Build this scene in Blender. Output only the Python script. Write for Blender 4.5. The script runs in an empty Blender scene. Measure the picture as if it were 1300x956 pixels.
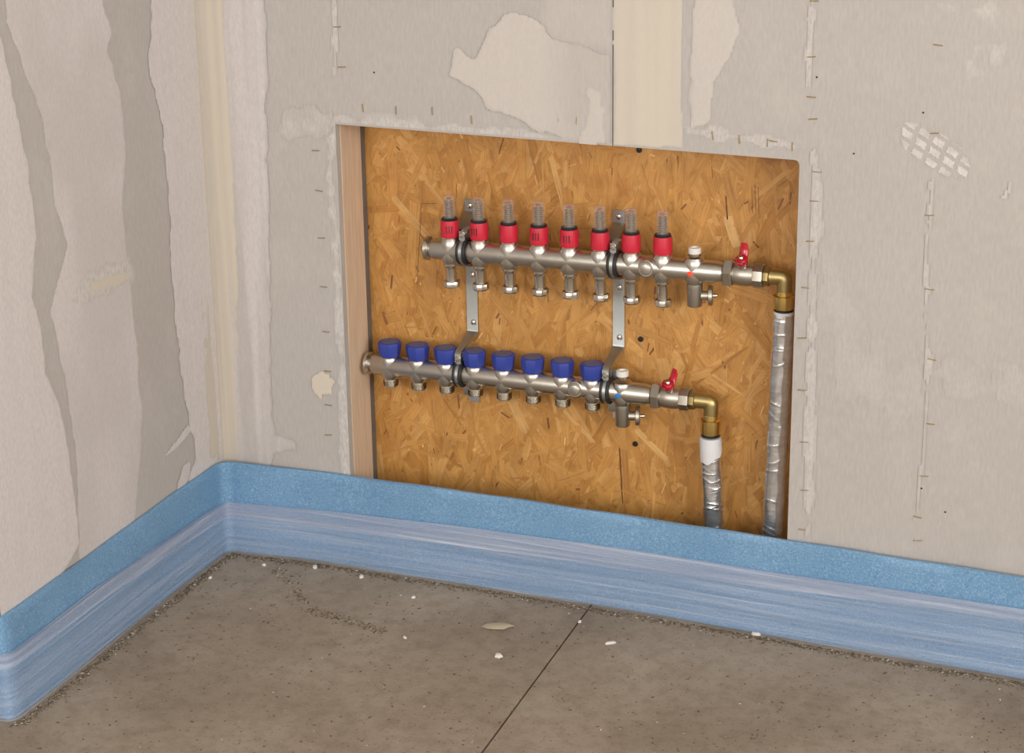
import bpy, math, random
import numpy as np
from mathutils import Vector, Matrix
random.seed(7); rng = np.random.default_rng(7)
PI = math.pi
scene = bpy.context.scene
C = scene.collection

# ------------------------------------------------------------------ camera
FPX = 2571.8                                   # focal length in pixels of the 1300 px wide frame
CAM = np.array([1.6479, -2.7539, 1.4386])
YAW, PITCH, ROLL = 0.38664, 0.32828, -0.01468
_f = np.array([-math.sin(YAW)*math.cos(PITCH), math.cos(YAW)*math.cos(PITCH), -math.sin(PITCH)])
_r0 = np.array([math.cos(YAW), math.sin(YAW), 0.0]); _u0 = np.cross(_r0, _f)
_r = math.cos(ROLL)*_r0 + math.sin(ROLL)*_u0
_u = -math.sin(ROLL)*_r0 + math.cos(ROLL)*_u0
cd = bpy.data.cameras.new('camera'); cam = bpy.data.objects.new('camera', cd); C.objects.link(cam)
cd.sensor_width = 36; cd.sensor_fit = 'HORIZONTAL'; cd.lens = 36*FPX/1300
cd.shift_y = -(478-433.5)/1300; cd.clip_start = 0.05; cd.clip_end = 60
cam.matrix_world = Matrix(((_r[0], _u[0], -_f[0], CAM[0]), (_r[1], _u[1], -_f[1], CAM[1]),
                           (_r[2], _u[2], -_f[2], CAM[2]), (0, 0, 0, 1)))
scene.camera = cam

def un(u, v, ax, val):
    """pixel -> point on the plane (axis ax = val)"""
    d = _f*FPX + _r*(u-650) - _u*(v-433.5)
    return CAM + d*((val-CAM[ax])/d[ax])

# ------------------------------------------------------------------ light and exposure
vs = scene.view_settings
vs.view_transform = 'Standard'; vs.look = 'None'; vs.gamma = 1; vs.use_curve_mapping = False
vs.exposure = -0.24
w = bpy.data.worlds.new('sky'); scene.world = w; w.use_nodes = True
bg = w.node_tree.nodes['Background']; bg.inputs[0].default_value = (0.80, 0.88, 1.0, 1); bg.inputs[1].default_value = 1.2

def area(name, loc, rot, sx, sy, power, col):
    l = bpy.data.lights.new(name, 'AREA'); l.shape = 'RECTANGLE'; l.size = sx; l.size_y = sy
    l.energy = power; l.color = col
    o = bpy.data.objects.new(name, l); C.objects.link(o); o.location = loc; o.rotation_euler = rot
    return o
# area lamps at the unseen rear windows and at an added side window
WIN = [(-0.75, 0.95, 0.85, 2.2), (1.9, 3.3, 0.85, 2.2)]       # x0, x1, z0, z1 in the rear wall
YR = -4.9
for (a, b, c, d), pw in zip(WIN, (70, 48)):
    area('unseen_window_light', ((a+b)/2, YR+0.02, (c+d)/2), (PI/2, 0, 0), b-a, d-c, pw, (1.0, 0.975, 0.95))
SIDE = (-3.7, -1.5, 0.85, 2.2)                                 # y0, y1, z0, z1 in the right wall
XE, XW = 3.6, -1.6
area('unseen_window_light', (XE-.02, (SIDE[0]+SIDE[1])/2, (SIDE[2]+SIDE[3])/2), (0, PI/2, 0), SIDE[3]-SIDE[2], SIDE[1]-SIDE[0], 105, (1.0, 0.965, 0.94))  # added source, brightens the left wall and the stud face

# ------------------------------------------------------------------ node helpers
def new_mat(name):
    m = bpy.data.materials.new(name); m.use_nodes = True
    nt = m.node_tree; return m, nt, nt.nodes['Principled BSDF']
def N(nt, t, **kw):
    n = nt.nodes.new(t)
    for k, v in kw.items():
        if k.startswith('_'): setattr(n, k[1:], v)
        else: n.inputs[k.replace('_', ' ')].default_value = v
    return n
def L(nt, a, b): nt.links.new(a, b)
def noise(nt, vec, scale, detail=4, rough=.55, dist=0):
    n = N(nt, 'ShaderNodeTexNoise', Scale=scale, Detail=detail, Roughness=rough, Distortion=dist)
    if vec is not None: L(nt, vec, n.inputs['Vector'])
    return n.outputs['Fac']
def ramp(nt, fac, stops):
    r = nt.nodes.new('ShaderNodeValToRGB'); e = r.color_ramp.elements
    while len(e) < len(stops): e.new(.5)
    for el, (p, c) in zip(e, stops):
        el.position = p; el.color = (*c, 1) if len(c) == 3 else c
    L(nt, fac, r.inputs[0]); return r.outputs[0]
def mixc(nt, fac, a, b, mode='MIX'):
    n = nt.nodes.new('ShaderNodeMix'); n.data_type = 'RGBA'; n.blend_type = mode
    for s, v in ((0, fac), (6, a), (7, b)):
        if hasattr(v, 'node'): L(nt, v, n.inputs[s])
        elif isinstance(v, (int, float)): n.inputs[s].default_value = v
        else: n.inputs[s].default_value = (*v, 1)
    return n.outputs[2]
def pos(nt, scale=(1, 1, 1)):
    g = nt.nodes.new('ShaderNodeNewGeometry'); m = nt.nodes.new('ShaderNodeMapping')
    m.inputs['Scale'].default_value = scale; L(nt, g.outputs['Position'], m.inputs[0]); return m.outputs[0]
def objc(nt, scale=(1, 1, 1)):
    g = nt.nodes.new('ShaderNodeTexCoord'); m = nt.nodes.new('ShaderNodeMapping')
    m.inputs['Scale'].default_value = scale; L(nt, g.outputs['Object'], m.inputs[0]); return m.outputs[0]
def bump(nt, h, bs, strength=.3, dist=.001):
    b = N(nt, 'ShaderNodeBump', Strength=strength, Distance=dist); L(nt, h, b.inputs['Height'])
    L(nt, b.outputs[0], bs.inputs['Normal']); return b

PAPER = (0.462, 0.428, 0.396); PAPER2 = (0.418, 0.386, 0.356)
def paper_colour(nt):
    p = pos(nt)
    a = noise(nt, p, 3.0, 3)
    col = mixc(nt, a, PAPER2, PAPER)
    fine = ramp(nt, noise(nt, pos(nt, (260, 260, 60)), 1.0, 2), [(.3, (.93, .93, .93)), (.7, (1.04, 1.04, 1.04))])
    col = mixc(nt, 1.0, col, fine, 'MULTIPLY')
    dust = ramp(nt, noise(nt, pos(nt, (9, 9, 5)), 1.0, 6, .7), [(.52, (0, 0, 0)), (.78, (.35, .35, .35))])
    return mixc(nt, dust, col, (0.60, 0.56, 0.51))
def mat_paper():
    m, nt, b = new_mat('plasterboard paper'); L(nt, paper_colour(nt), b.inputs['Base Color'])
    b.inputs['Roughness'].default_value = .85
    bump(nt, noise(nt, pos(nt), 420, 3), b, .12, .0005); return m
def mat_filler(name, ca, cb, streak=(70, 70, 2.5), grainy=0.0):
    m, nt, b = new_mat(name)
    at = N(nt, 'ShaderNodeAttribute', _attribute_name='cover')
    st = noise(nt, pos(nt, streak), 1.0, 3)
    fil = mixc(nt, st, ca, cb)
    fac = at.outputs['Fac']
    if grainy:
        g = ramp(nt, noise(nt, pos(nt, (330, 330, 120)), 1.0, 3, .6), [(.38, (1-grainy,)*3), (.62, (1, 1, 1))])
        mm = N(nt, 'ShaderNodeMath', _operation='MULTIPLY'); L(nt, fac, mm.inputs[0]); L(nt, g, mm.inputs[1]); fac = mm.outputs[0]
    L(nt, mixc(nt, fac, paper_colour(nt), fil), b.inputs['Base Color'])
    b.inputs['Roughness'].default_value = .8
    bump(nt, noise(nt, pos(nt, (120, 120, 8)), 1.0, 3), b, .15, .0008); return m
def simple(name, col, rough=.5, metal=0, coat=0, var=0.0, vscale=60, bmp=0.0, bscale=200, spec=None):
    m, nt, b = new_mat(name)
    if var:
        n = noise(nt, objc(nt), vscale, 4)
        c2 = tuple(max(0, x*(1-var)) for x in col); L(nt, mixc(nt, n, c2, tuple(min(1, x*(1+var*.5)) for x in col)), b.inputs['Base Color'])
    else: b.inputs['Base Color'].default_value = (*col, 1)
    b.inputs['Roughness'].default_value = rough; b.inputs['Metallic'].default_value = metal
    b.inputs['Coat Weight'].default_value = coat
    if spec is not None: b.inputs['Specular IOR Level'].default_value = spec
    if bmp: bump(nt, noise(nt, objc(nt), bscale, 3), b, bmp, .0006)
    return m
def mat_wood(name, ca, cb, scale):
    m, nt, b = new_mat(name)
    n1 = noise(nt, objc(nt, scale), 1.0, 5, .6, 1.2)
    n2 = noise(nt, objc(nt, tuple(s*3 for s in scale)), 1.0, 3)
    col = mixc(nt, n1, ca, cb); col = mixc(nt, 1.0, col, ramp(nt, n2, [(.3, (.86, .84, .8)), (.7, (1.05, 1.05, 1.05))]), 'MULTIPLY')
    kn = ramp(nt, noise(nt, objc(nt, (16, 16, 11)), 1.0, 2), [(.70, (0, 0, 0)), (.78, (.6, .6, .6))])
    col = mixc(nt, kn, col, (.30, .17, .09))
    L(nt, col, b.inputs['Base Color']); b.inputs['Roughness'].default_value = .7
    bump(nt, n1, b, .15, .001); return m
def mat_osb(name):
    m, nt, b = new_mat(name)
    at = N(nt, 'ShaderNodeAttribute', _attribute_name='tint')
    uv = N(nt, 'ShaderNodeUVMap', _uv_map='grain')
    mp = nt.nodes.new('ShaderNodeMapping'); mp.inputs['Scale'].default_value = (14, 420, 1); L(nt, uv.outputs[0], mp.inputs[0])
    g = noise(nt, mp.outputs[0], 1.0, 4, .6, .4)
    col = mixc(nt, 1.0, at.outputs['Color'], ramp(nt, g, [(.25, (.68, .60, .50)), (.5, (1, 1, 1)), (.8, (1.14, 1.14, 1.10))]), 'MULTIPLY')
    blot = ramp(nt, noise(nt, pos(nt), 26, 5, .65), [(.32, (.84, .80, .74)), (.5, (1, 1, 1)), (.70, (1.10, 1.10, 1.08))])
    col = mixc(nt, 1.0, col, blot, 'MULTIPLY')
    L(nt, col, b.inputs['Base Color']); b.inputs['Roughness'].default_value = .55
    bump(nt, g, b, .2, .0008); return m
def mat_concrete():
    m, nt, b = new_mat('concrete screed')
    a = noise(nt, pos(nt), 3.5, 6, .62)
    col = ramp(nt, a, [(.3, (.235, .185, .135)), (.5, (.310, .252, .192)), (.72, (.380, .322, .255))])
    sp = ramp(nt, noise(nt, pos(nt), 170, 3, .7), [(.30, (.45, .42, .38)), (.42, (1, 1, 1)), (.68, (1, 1, 1)), (.78, (1.25, 1.22, 1.18))])
    col = mixc(nt, .75, col, mixc(nt, 1.0, col, sp, 'MULTIPLY'))
    bl = ramp(nt, noise(nt, pos(nt), 38, 5, .65), [(.32, (.78, .75, .70)), (.55, (1.03, 1.02, 1))])
    col = mixc(nt, .8, col, mixc(nt, 1.0, col, bl, 'MULTIPLY'))
    L(nt, col, b.inputs['Base Color']); b.inputs['Roughness'].default_value = .62
    h = noise(nt, pos(nt), 120, 5, .7); bump(nt, h, b, .35, .0016); return m
def mat_foam():
    m, nt, b = new_mat('blue foam')
    n = noise(nt, pos(nt), 380, 2, .6); c = noise(nt, pos(nt), 9, 3)
    col = ramp(nt, n, [(.25, (.110, .235, .405)), (.55, (.170, .325, .500)), (.80, (.325, .480, .625))])
    col = mixc(nt, 1.0, col, ramp(nt, c, [(.3, (.90, .93, .95)), (.7, (1.06, 1.04, 1.03))]), 'MULTIPLY')
    L(nt, col, b.inputs['Base Color']); b.inputs['Roughness'].default_value = .45
    bump(nt, n, b, .5, .0012); return m
def mat_film(name, white, rough):
    m, nt, b = new_mat(name)
    b.inputs['Base Color'].default_value = (.60, .64, .74, 1); b.inputs['Roughness'].default_value = rough
    b.inputs['Specular IOR Level'].default_value = .6
    t = nt.nodes.new('ShaderNodeBsdfTransparent'); t.inputs[0].default_value = (.93, .95, .98, 1)
    mx = nt.nodes.new('ShaderNodeMixShader')
    st = ramp(nt, noise(nt, pos(nt, (3, 3, 170)), 1.0, 4, .6, .6), [(.42, (white*.55,)*3), (.6, (white,)*3), (.75, (min(1, white*2.0),)*3)])
    L(nt, st, mx.inputs[0]); L(nt, t.outputs[0], mx.inputs[1]); L(nt, b.outputs[0], mx.inputs[2])
    out = [n for n in nt.nodes if n.type == 'OUTPUT_MATERIAL'][0]; L(nt, mx.outputs[0], out.inputs[0])
    bump(nt, noise(nt, pos(nt, (90, 90, 260)), 1.0, 4, .65), b, .6, .002); return m
def mat_glass():
    m, nt, b = new_mat('clear plastic')
    b.inputs['Base Color'].default_value = (.95, .93, .9, 1); b.inputs['Roughness'].default_value = .12
    t = nt.nodes.new('ShaderNodeBsdfTransparent'); t.inputs[0].default_value = (.90, .86, .80, 1)
    mx = nt.nodes.new('ShaderNodeMixShader'); lw = N(nt, 'ShaderNodeLayerWeight', Blend=.35)
    r = ramp(nt, lw.outputs['Facing'], [(0, (.10,)*3), (.6, (.18,)*3), (1, (.6,)*3)])
    L(nt, r, mx.inputs[0]); L(nt, t.outputs[0], mx.inputs[1]); L(nt, b.outputs[0], mx.inputs[2])
    out = [n for n in nt.nodes if n.type == 'OUTPUT_MATERIAL'][0]; L(nt, mx.outputs[0], out.inputs[0]); return m
def mat_foil():
    m, nt, b = new_mat('crinkled foil')
    b.inputs['Metallic'].default_value = .92; b.inputs['Roughness'].default_value = .24
    n = noise(nt, objc(nt, (45, 45, 90)), 1.0, 4, .55, .6)
    L(nt, ramp(nt, n, [(.3, (.66, .67, .69)), (.7, (.90, .91, .92))]), b.inputs['Base Color'])
    bump(nt, n, b, .4, .002); return m
def mat_attr(name, rough=.8):
    m, nt, b = new_mat(name)
    at = N(nt, 'ShaderNodeAttribute', _attribute_name='tint'); L(nt, at.outputs['Color'], b.inputs['Base Color'])
    b.inputs['Roughness'].default_value = rough; return m

MT = dict(
    paper=mat_paper(),
    white=mat_filler('white joint filler', (.660, .608, .588), (.595, .548, .528), grainy=.35),
    cream=mat_filler('cream joint filler', (.625, .555, .445), (.575, .510, .415)),
    pale=mat_filler('pale joint filler', (.570, .520, .470), (.530, .482, .435), grainy=.25),
    dust=mat_filler('plaster dust', (.66, .635, .60), (.62, .59, .555), (30, 30, 30), grainy=.8),
    chalk=mat_filler('chalky boot tread', (.70, .675, .645), (.64, .61, .58), (30, 30, 30), grainy=.35),
    concrete=mat_concrete(), foam=mat_foam(), film=mat_film('clear film', .34, .35), fold=mat_film('folded film', .42, .25),
    osb=mat_osb('osb strands'), plain_wall=simple('painted plaster', (.56, .53, .49), .9),
    ceiling=simple('white ceiling', (.68, .66, .62), .9),
    core=simple('dark timber frame', (.12, .09, .065), .9, var=.3, vscale=20),
    stud=mat_wood('pale spruce', (.62, .455, .320), (.70, .540, .395), (60, 60, 4)),
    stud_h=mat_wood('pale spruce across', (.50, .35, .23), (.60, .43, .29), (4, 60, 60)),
    gap=simple('shaded gap grey', (.16, .135, .115), .8, var=.3, vscale=30),
    nickel=simple('brushed nickel', (.50, .46, .395), .38, 1, var=.12, vscale=25),
    steel=simple('satin stainless', (.56, .525, .465), .33, 1, var=.10, vscale=30),
    chrome=simple('polished nickel', (.62, .58, .51), .20, 1),
    zinc=simple('zinc plated strap', (.50, .52, .51), .38, 1, var=.12, vscale=40),
    rubber=simple('black rubber', (.014, .014, .016), .5),
    red=simple('red plastic', (.56, .016, .040), .45), darkred=simple('glossy red lever', (.46, .008, .022), .22, coat=.4),
    blue=simple('blue plastic', (.028, .050, .300), .48), bluetop=simple('grey blue cap disc', (.105, .110, .200), .55),
    white_plastic=simple('white plastic', (.74, .71, .66), .4), glass=mat_glass(),
    scale=simple('brown scale rod', (.30, .23, .16), .45, .3), pin=simple('red pin', (.45, .13, .09), .4),
    brass=simple('dull cast brass', (.46, .36, .16), .40, 1, var=.18, vscale=40, bmp=.25, bscale=500),
    brass2=simple('bright brass sleeve', (.78, .56, .20), .22, 1),
    foil=mat_foil(), tape=simple('white tape', (.66, .66, .66), .6, var=.06, vscale=40),
    screw=simple('black screw', (.035, .033, .033), .4, .7), staple=simple('rusty brass staple', (.34, .24, .12), .5, .3),
    dot_red=simple('red dot', (.85, .08, .03), .5), dot_blue=simple('blue dot', (.02, .19, .50), .5),
    crumb=simple('plaster crumb', (.70, .67, .62), .85), beige=simple('beige mortar', (.47, .40, .29), .9, var=.15, vscale=60),
    grit=mat_attr('floor grit'), frame=simple('white window frame', (.75, .75, .74), .4),
)

# ------------------------------------------------------------------ mesh helpers
class MB:
    def __init__(s): s.v = []; s.f = []
    def add(s, vs, fs, M=None):
        n = len(s.v)
        if M is not None: vs = [tuple(M @ Vector(p)) for p in vs]
        s.v += [tuple(p) for p in vs]; s.f += [tuple(i+n for i in f) for f in fs]; return s
    def box(s, a, b, M=None):
        (x0, y0, z0), (x1, y1, z1) = a, b
        return s.add([(x0, y0, z0), (x1, y0, z0), (x1, y1, z0), (x0, y1, z0), (x0, y0, z1), (x1, y0, z1), (x1, y1, z1), (x0, y1, z1)],
                     [(0, 3, 2, 1), (4, 5, 6, 7), (0, 1, 5, 4), (1, 2, 6, 5), (2, 3, 7, 6), (3, 0, 4, 7)], M)
    def lathe(s, prof, M=None, n=28, rad=None, phase=0.0):
        vs, fs = [], []; k = len(prof)
        for (r, z) in prof:
            for i in range(n):
                a = 2*PI*i/n + phase; q = r*(rad(a, z) if rad else 1); vs.append((q*math.cos(a), q*math.sin(a), z))
        for j in range(k-1):
            for i in range(n): fs.append((j*n+i, j*n+(i+1) % n, (j+1)*n+(i+1) % n, (j+1)*n+i))
        fs.append(tuple(range(n))[::-1]); fs.append(tuple((k-1)*n+i for i in range(n)))
        return s.add(vs, fs, M)
    def tube(s, pts, r, n=16, caps=True):
        P = [Vector(p) for p in pts]; vs, fs = [], []; ref = None
        for i, p in enumerate(P):
            t = (P[min(i+1, len(P)-1)]-P[max(i-1, 0)]).normalized()
            if ref is None: ref = t.orthogonal().normalized()
            ref = (ref - t*ref.dot(t)).normalized(); b = t.cross(ref); rr = r[i] if hasattr(r, '__len__') else r
            for k in range(n):
                a = 2*PI*k/n; vs.append(p + (ref*math.cos(a)+b*math.sin(a))*rr)
        for j in range(len(P)-1):
            for k in range(n): fs.append((j*n+k, j*n+(k+1) % n, (j+1)*n+(k+1) % n, (j+1)*n+k))
        if caps: fs.append(tuple(range(n))[::-1]); fs.append(tuple((len(P)-1)*n+k for k in range(n)))
        return s.add(vs, fs)
    def prism(s, poly, h0, h1, M=None):
        n = len(poly)
        vs = [(x, y, h0) for x, y in poly]+[(x, y, h1) for x, y in poly]
        fs = [tuple(range(n))[::-1], tuple(range(n, 2*n))]+[(i, (i+1) % n, n+(i+1) % n, n+i) for i in range(n)]
        return s.add(vs, fs, M)
    def torus(s, R_, r, M=None, n=36, m=10, sy=1.0):
        vs, fs = [], []
        for i in range(n):
            a = 2*PI*i/n
            for j in range(m):
                b = 2*PI*j/m; q = R_+r*math.cos(b); vs.append((q*math.cos(a), q*math.sin(a), sy*r*math.sin(b)))
        for i in range(n):
            for j in range(m): fs.append((i*m+j, ((i+1) % n)*m+j, ((i+1) % n)*m+(j+1) % m, i*m+(j+1) % m))
        return s.add(vs, fs, M)
    def strip(s, prof, x0, x1, th):
        """flat strap: profile of (y, z) points swept from x0 to x1, thickness th"""
        P = [Vector((y, z)) for y, z in prof]; nrm = []
        for i in range(len(P)):
            t = (P[min(i+1, len(P)-1)]-P[max(i-1, 0)]).normalized(); nrm.append(Vector((t.y, -t.x)))
        Q = [p+n*th for p, n in zip(P, nrm)]; vs = []
        for a, b in zip(P, Q): vs += [(x0, a.x, a.y), (x1, a.x, a.y), (x1, b.x, b.y), (x0, b.x, b.y)]
        fs = []
        for i in range(len(P)-1):
            for k in range(4): fs.append((i*4+k, i*4+(k+1) % 4, i*4+4+(k+1) % 4, i*4+4+k))
        e = (len(P)-1)*4; fs += [(3, 2, 1, 0), (e, e+1, e+2, e+3)]
        return s.add(vs, fs)
    def mesh(s, name, mat, sharp=35, smooth=True):
        me = bpy.data.meshes.new(name); me.from_pydata(s.v, [], s.f); me.validate()
        import bmesh
        bm = bmesh.new(); bm.from_mesh(me); bmesh.ops.recalc_face_normals(bm, faces=bm.faces); bm.to_mesh(me); bm.free()
        if smooth:
            me.shade_smooth(); me.set_sharp_from_angle(angle=math.radians(sharp))
        me.materials.append(MT[mat] if isinstance(mat, str) else mat); return me
def obj(name, mesh, parent=None, loc=(0, 0, 0), rot=(0, 0, 0)):
    o = bpy.data.objects.new(name, mesh); C.objects.link(o); o.location = loc; o.rotation_euler = rot
    if parent: o.parent = parent
    return o
def tag(o, label=None, cat=None, group=None, kind=None):
    for k, v in (('label', label), ('category', cat), ('group', group), ('kind', kind)):
        if v: o[k] = v
    return o
def empty(name, loc, rot=(0, 0, 0)):
    o = bpy.data.objects.new(name, None); C.objects.link(o); o.location = loc; o.rotation_euler = rot
    o.empty_display_size = .05; return o
RX = Matrix.Rotation(PI/2, 4, 'Y')            # lathe axis z -> +x
RY = Matrix.Rotation(PI/2, 4, 'X')            # lathe axis z -> -y
T = lambda x, y, z: Matrix.Translation((x, y, z))

# ------------------------------------------------------------------ the room
H = 2.55
X0, X1, ZT, D = 0.2366, 0.9720, 0.7486, 0.1034     # niche: left, right, top, depth to the OSB
SEAM = 0.691; LW = 0.637                           # seam in the plasterboard, length of the left wall
BT = 0.0125                                        # board thickness

# floor with a saw-cut joint
ja, jb = un(752, 766, 2, 0), un(678, 866, 2, 0)
def jx(y): return ja[0] + (jb[0]-ja[0])*(y-ja[1])/(jb[1]-ja[1])
m = MB(); g = .0016; ys = (0.15, YR-.1)
def slab(xa, xb, z0=-.08, z1=0):
    m.add([(xa[0], ys[0], z0), (xb[0], ys[0], z0), (xb[1], ys[1], z0), (xa[1], ys[1], z0),
           (xa[0], ys[0], z1), (xb[0], ys[0], z1), (xb[1], ys[1], z1), (xa[1], ys[1], z1)],
          [(0, 1, 2, 3), (7, 6, 5, 4), (0, 4, 5, 1), (1, 5, 6, 2), (2, 6, 7, 3), (3, 7, 4, 0)])
slab((XW-.2, XW-.2), (jx(ys[0])-g, jx(ys[1])-g)); slab((jx(ys[0])+g, jx(ys[1])+g), (XE+.2, XE+.2))
slab((jx(ys[0])-.02, jx(ys[1])-.02), (jx(ys[0])+.02, jx(ys[1])+.02), -.1, -.012)
tag(obj('floor', m.mesh('floor', 'concrete', smooth=False)), 'dusty grey brown concrete floor with a dark straight saw-cut joint', 'floor', kind='structure')
m = MB().box((XW-.2, YR-.1, H), (XE+.2, .3, H+.1))
tag(obj('ceiling', m.mesh('ceiling', 'ceiling', smooth=False)), 'plain white ceiling above the room', 'ceiling', kind='structure')

# back wall: dark frame core round the niche, two plasterboard panels in front of it
m = MB(); yb0, yb1 = BT+.0005, .26; ys_ = .062
m.box((-.25, yb0, 0), (X0-ys_, yb1, H)); m.box((X1+ys_, yb0, 0), (XE, yb1, H))
m.box((X0-ys_, yb0, ZT+.062), (X1+ys_, yb1, H)); m.box((X0-ys_, .135, 0), (X1+ys_, yb1, ZT+.062))
wall_back = tag(obj('wall_back', m.mesh('wall_back', 'core', smooth=False)), 'plasterboard wall with a square cut-out niche for pipework', 'wall', kind='structure')
XZ = Matrix(((1, 0, 0, 0), (0, 0, 1, 0), (0, 1, 0, 0), (0, 0, 0, 1)))       # (x, z, y) prism -> wall plane
zb = .012
left_poly = [(-.0, zb), (X0, zb), (X0, ZT), (SEAM-.0008, ZT), (SEAM-.0008, H), (0, H)]
right_poly = [(SEAM+.0008, ZT), (X1-.007, ZT), (X1-.002, ZT-.002), (X1, ZT-.007), (X1, zb), (XE, zb), (XE, H), (SEAM+.0008, H)]
panel_l = obj('plasterboard_panel', MB().prism(left_poly, 0, BT, XZ).mesh('plasterboard_panel', 'paper', smooth=False), wall_back)
panel_r = obj('plasterboard_panel', MB().prism(right_poly, 0, BT, XZ).mesh('plasterboard_panel', 'paper', smooth=False), wall_back)

# left wall and its return round the outer corner
m = MB().box((-.14, -LW+BT+.0005, 0), (-BT-.0005, -.0005, H)); m.box((XW, -LW+BT+.0005, 0), (-.1405, -LW+.14, H))
wall_left = tag(obj('wall_left', m.mesh('wall_left', 'core', smooth=False)), 'short plasterboard wall streaked with white filler, ending in an outer corner', 'wall', kind='structure')
obj('plasterboard_panel', MB().box((-BT, -LW, zb), (0, -.0005, H)).mesh('plasterboard_panel', 'paper', smooth=False), wall_left)
panel_w = wall_left.children[0]
obj('plasterboard_panel', MB().box((XW, -LW, zb), (-BT-.0005, -LW+BT, H)).mesh('plasterboard_panel', 'paper', smooth=False), wall_left)
# metal corner bead on the outer corner
obj('corner_bead', MB().prism([(-.022, -LW-.0012), (.0012, -LW-.0012), (.0012, -LW+.022), (.0002, -LW+.022), (.0002, -LW-.0002), (-.022, -LW-.0002)], .165, H).mesh('corner_bead', 'cream', smooth=False), wall_left)

# rest of the room, behind the photographer
m = MB().box((XE, YR, 0), (XE+.15, SIDE[0], H)).box((XE, SIDE[1], 0), (XE+.15, -.0005, H))
m.box((XE, SIDE[0], 0), (XE+.15, SIDE[1], SIDE[2])).box((XE, SIDE[0], SIDE[3]), (XE+.15, SIDE[1], H))
tag(obj('wall_right', m.mesh('wall_right', 'plain_wall', smooth=False)), 'plain plastered side wall behind the photographer', 'wall', kind='structure')
m = MB().box((XW-.15, YR, 0), (XW-.0005, -LW, H))
tag(obj('wall_outer', m.mesh('wall_outer', 'plain_wall', smooth=False)), 'plain plastered wall of the side bay', 'wall', kind='structure')
m = MB(); xs = [XW] + [q for a in WIN for q in a[:2]] + [XE]
for i in range(0, len(xs), 2): m.box((xs[i], YR-.2, 0), (xs[i+1], YR, H))
for a in WIN: m.box((a[0], YR-.2, 0), (a[1], YR, a[2])); m.box((a[0], YR-.2, a[3]), (a[1], YR, H))
tag(obj('wall_rear', m.mesh('wall_rear', 'plain_wall', smooth=False)), 'plain rear wall with two window openings', 'wall', kind='structure')
for k, a in enumerate(WIN):
    m = MB(); y0, y1 = YR-.15, YR-.08
    m.box((a[0], y0, a[2]), (a[0]+.06, y1, a[3])); m.box((a[1]-.06, y0, a[2]), (a[1], y1, a[3]))
    m.box((a[0]+.06, y0, a[2]), (a[1]-.06, y1, a[2]+.06)); m.box((a[0]+.06, y0, a[3]-.06), (a[1]-.06, y1, a[3]))
    xm = (a[0]+a[1])/2; m.box((xm-.03, y0, a[2]+.06), (xm+.03, y1, a[3]-.06))
    tag(obj('window_%d' % (k+1), m.mesh('window', 'frame', smooth=False)),
        ('wide white framed window in the rear wall', 'narrower white framed window in the rear wall')[k], 'window', kind='structure')

m = MB(); x0, x1 = XE+.06, XE+.13
for a, b, c, d in ((SIDE[0], SIDE[0]+.06, SIDE[2], SIDE[3]), (SIDE[1]-.06, SIDE[1], SIDE[2], SIDE[3]), (-2.63, -2.57, SIDE[2]+.06, SIDE[3]-.06),
                   (SIDE[0]+.06, SIDE[1]-.06, SIDE[2], SIDE[2]+.06), (SIDE[0]+.06, SIDE[1]-.06, SIDE[3]-.06, SIDE[3])): m.box((x0, a, c), (x1, b, d))
tag(obj('window_3', m.mesh('window', 'frame', smooth=False)), 'unseen white framed window added in the right wall for its light', 'window', kind='structure')  # unseen window, added to go with the side light

# ------------------------------------------------------------------ filler coats on the boards
def vnoise(x, y, seed):
    r = np.random.default_rng(seed); tab = r.random((256, 256))
    xi, yi = np.floor(x).astype(int), np.floor(y).astype(int); fx, fy = x-xi, y-yi
    fx = fx*fx*(3-2*fx); fy = fy*fy*(3-2*fy)
    q = lambda i, j: tab[i % 256, j % 256]
    return (q(xi, yi)*(1-fx)+q(xi+1, yi)*fx)*(1-fy)+(q(xi, yi+1)*(1-fx)+q(xi+1, yi+1)*fx)*fy - .5
def fbm(x, y, seed, octv=3):
    s = 0; a = 1
    for k in range(octv): s = s+a*vnoise(x*2**k, y*2**k, seed+k); a *= .5
    return s
def sdf(px, py, poly):
    d = np.full(px.shape, 1e9); inside = np.zeros(px.shape, bool); n = len(poly)
    for i in range(n):
        (x0, y0), (x1, y1) = poly[i], poly[(i+1) % n]
        ex, ey = x1-x0, y1-y0; l2 = ex*ex+ey*ey+1e-12
        t = np.clip(((px-x0)*ex+(py-y0)*ey)/l2, 0, 1)
        d = np.minimum(d, np.hypot(px-x0-t*ex, py-y0-t*ey))
        c = ((y0 > py) != (y1 > py)) & (px < ex*(py-y0)/(ey if abs(ey) > 1e-12 else 1e-12)+x0); inside ^= c
    return np.where(inside, d, -d)
seedc = [100]
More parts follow.
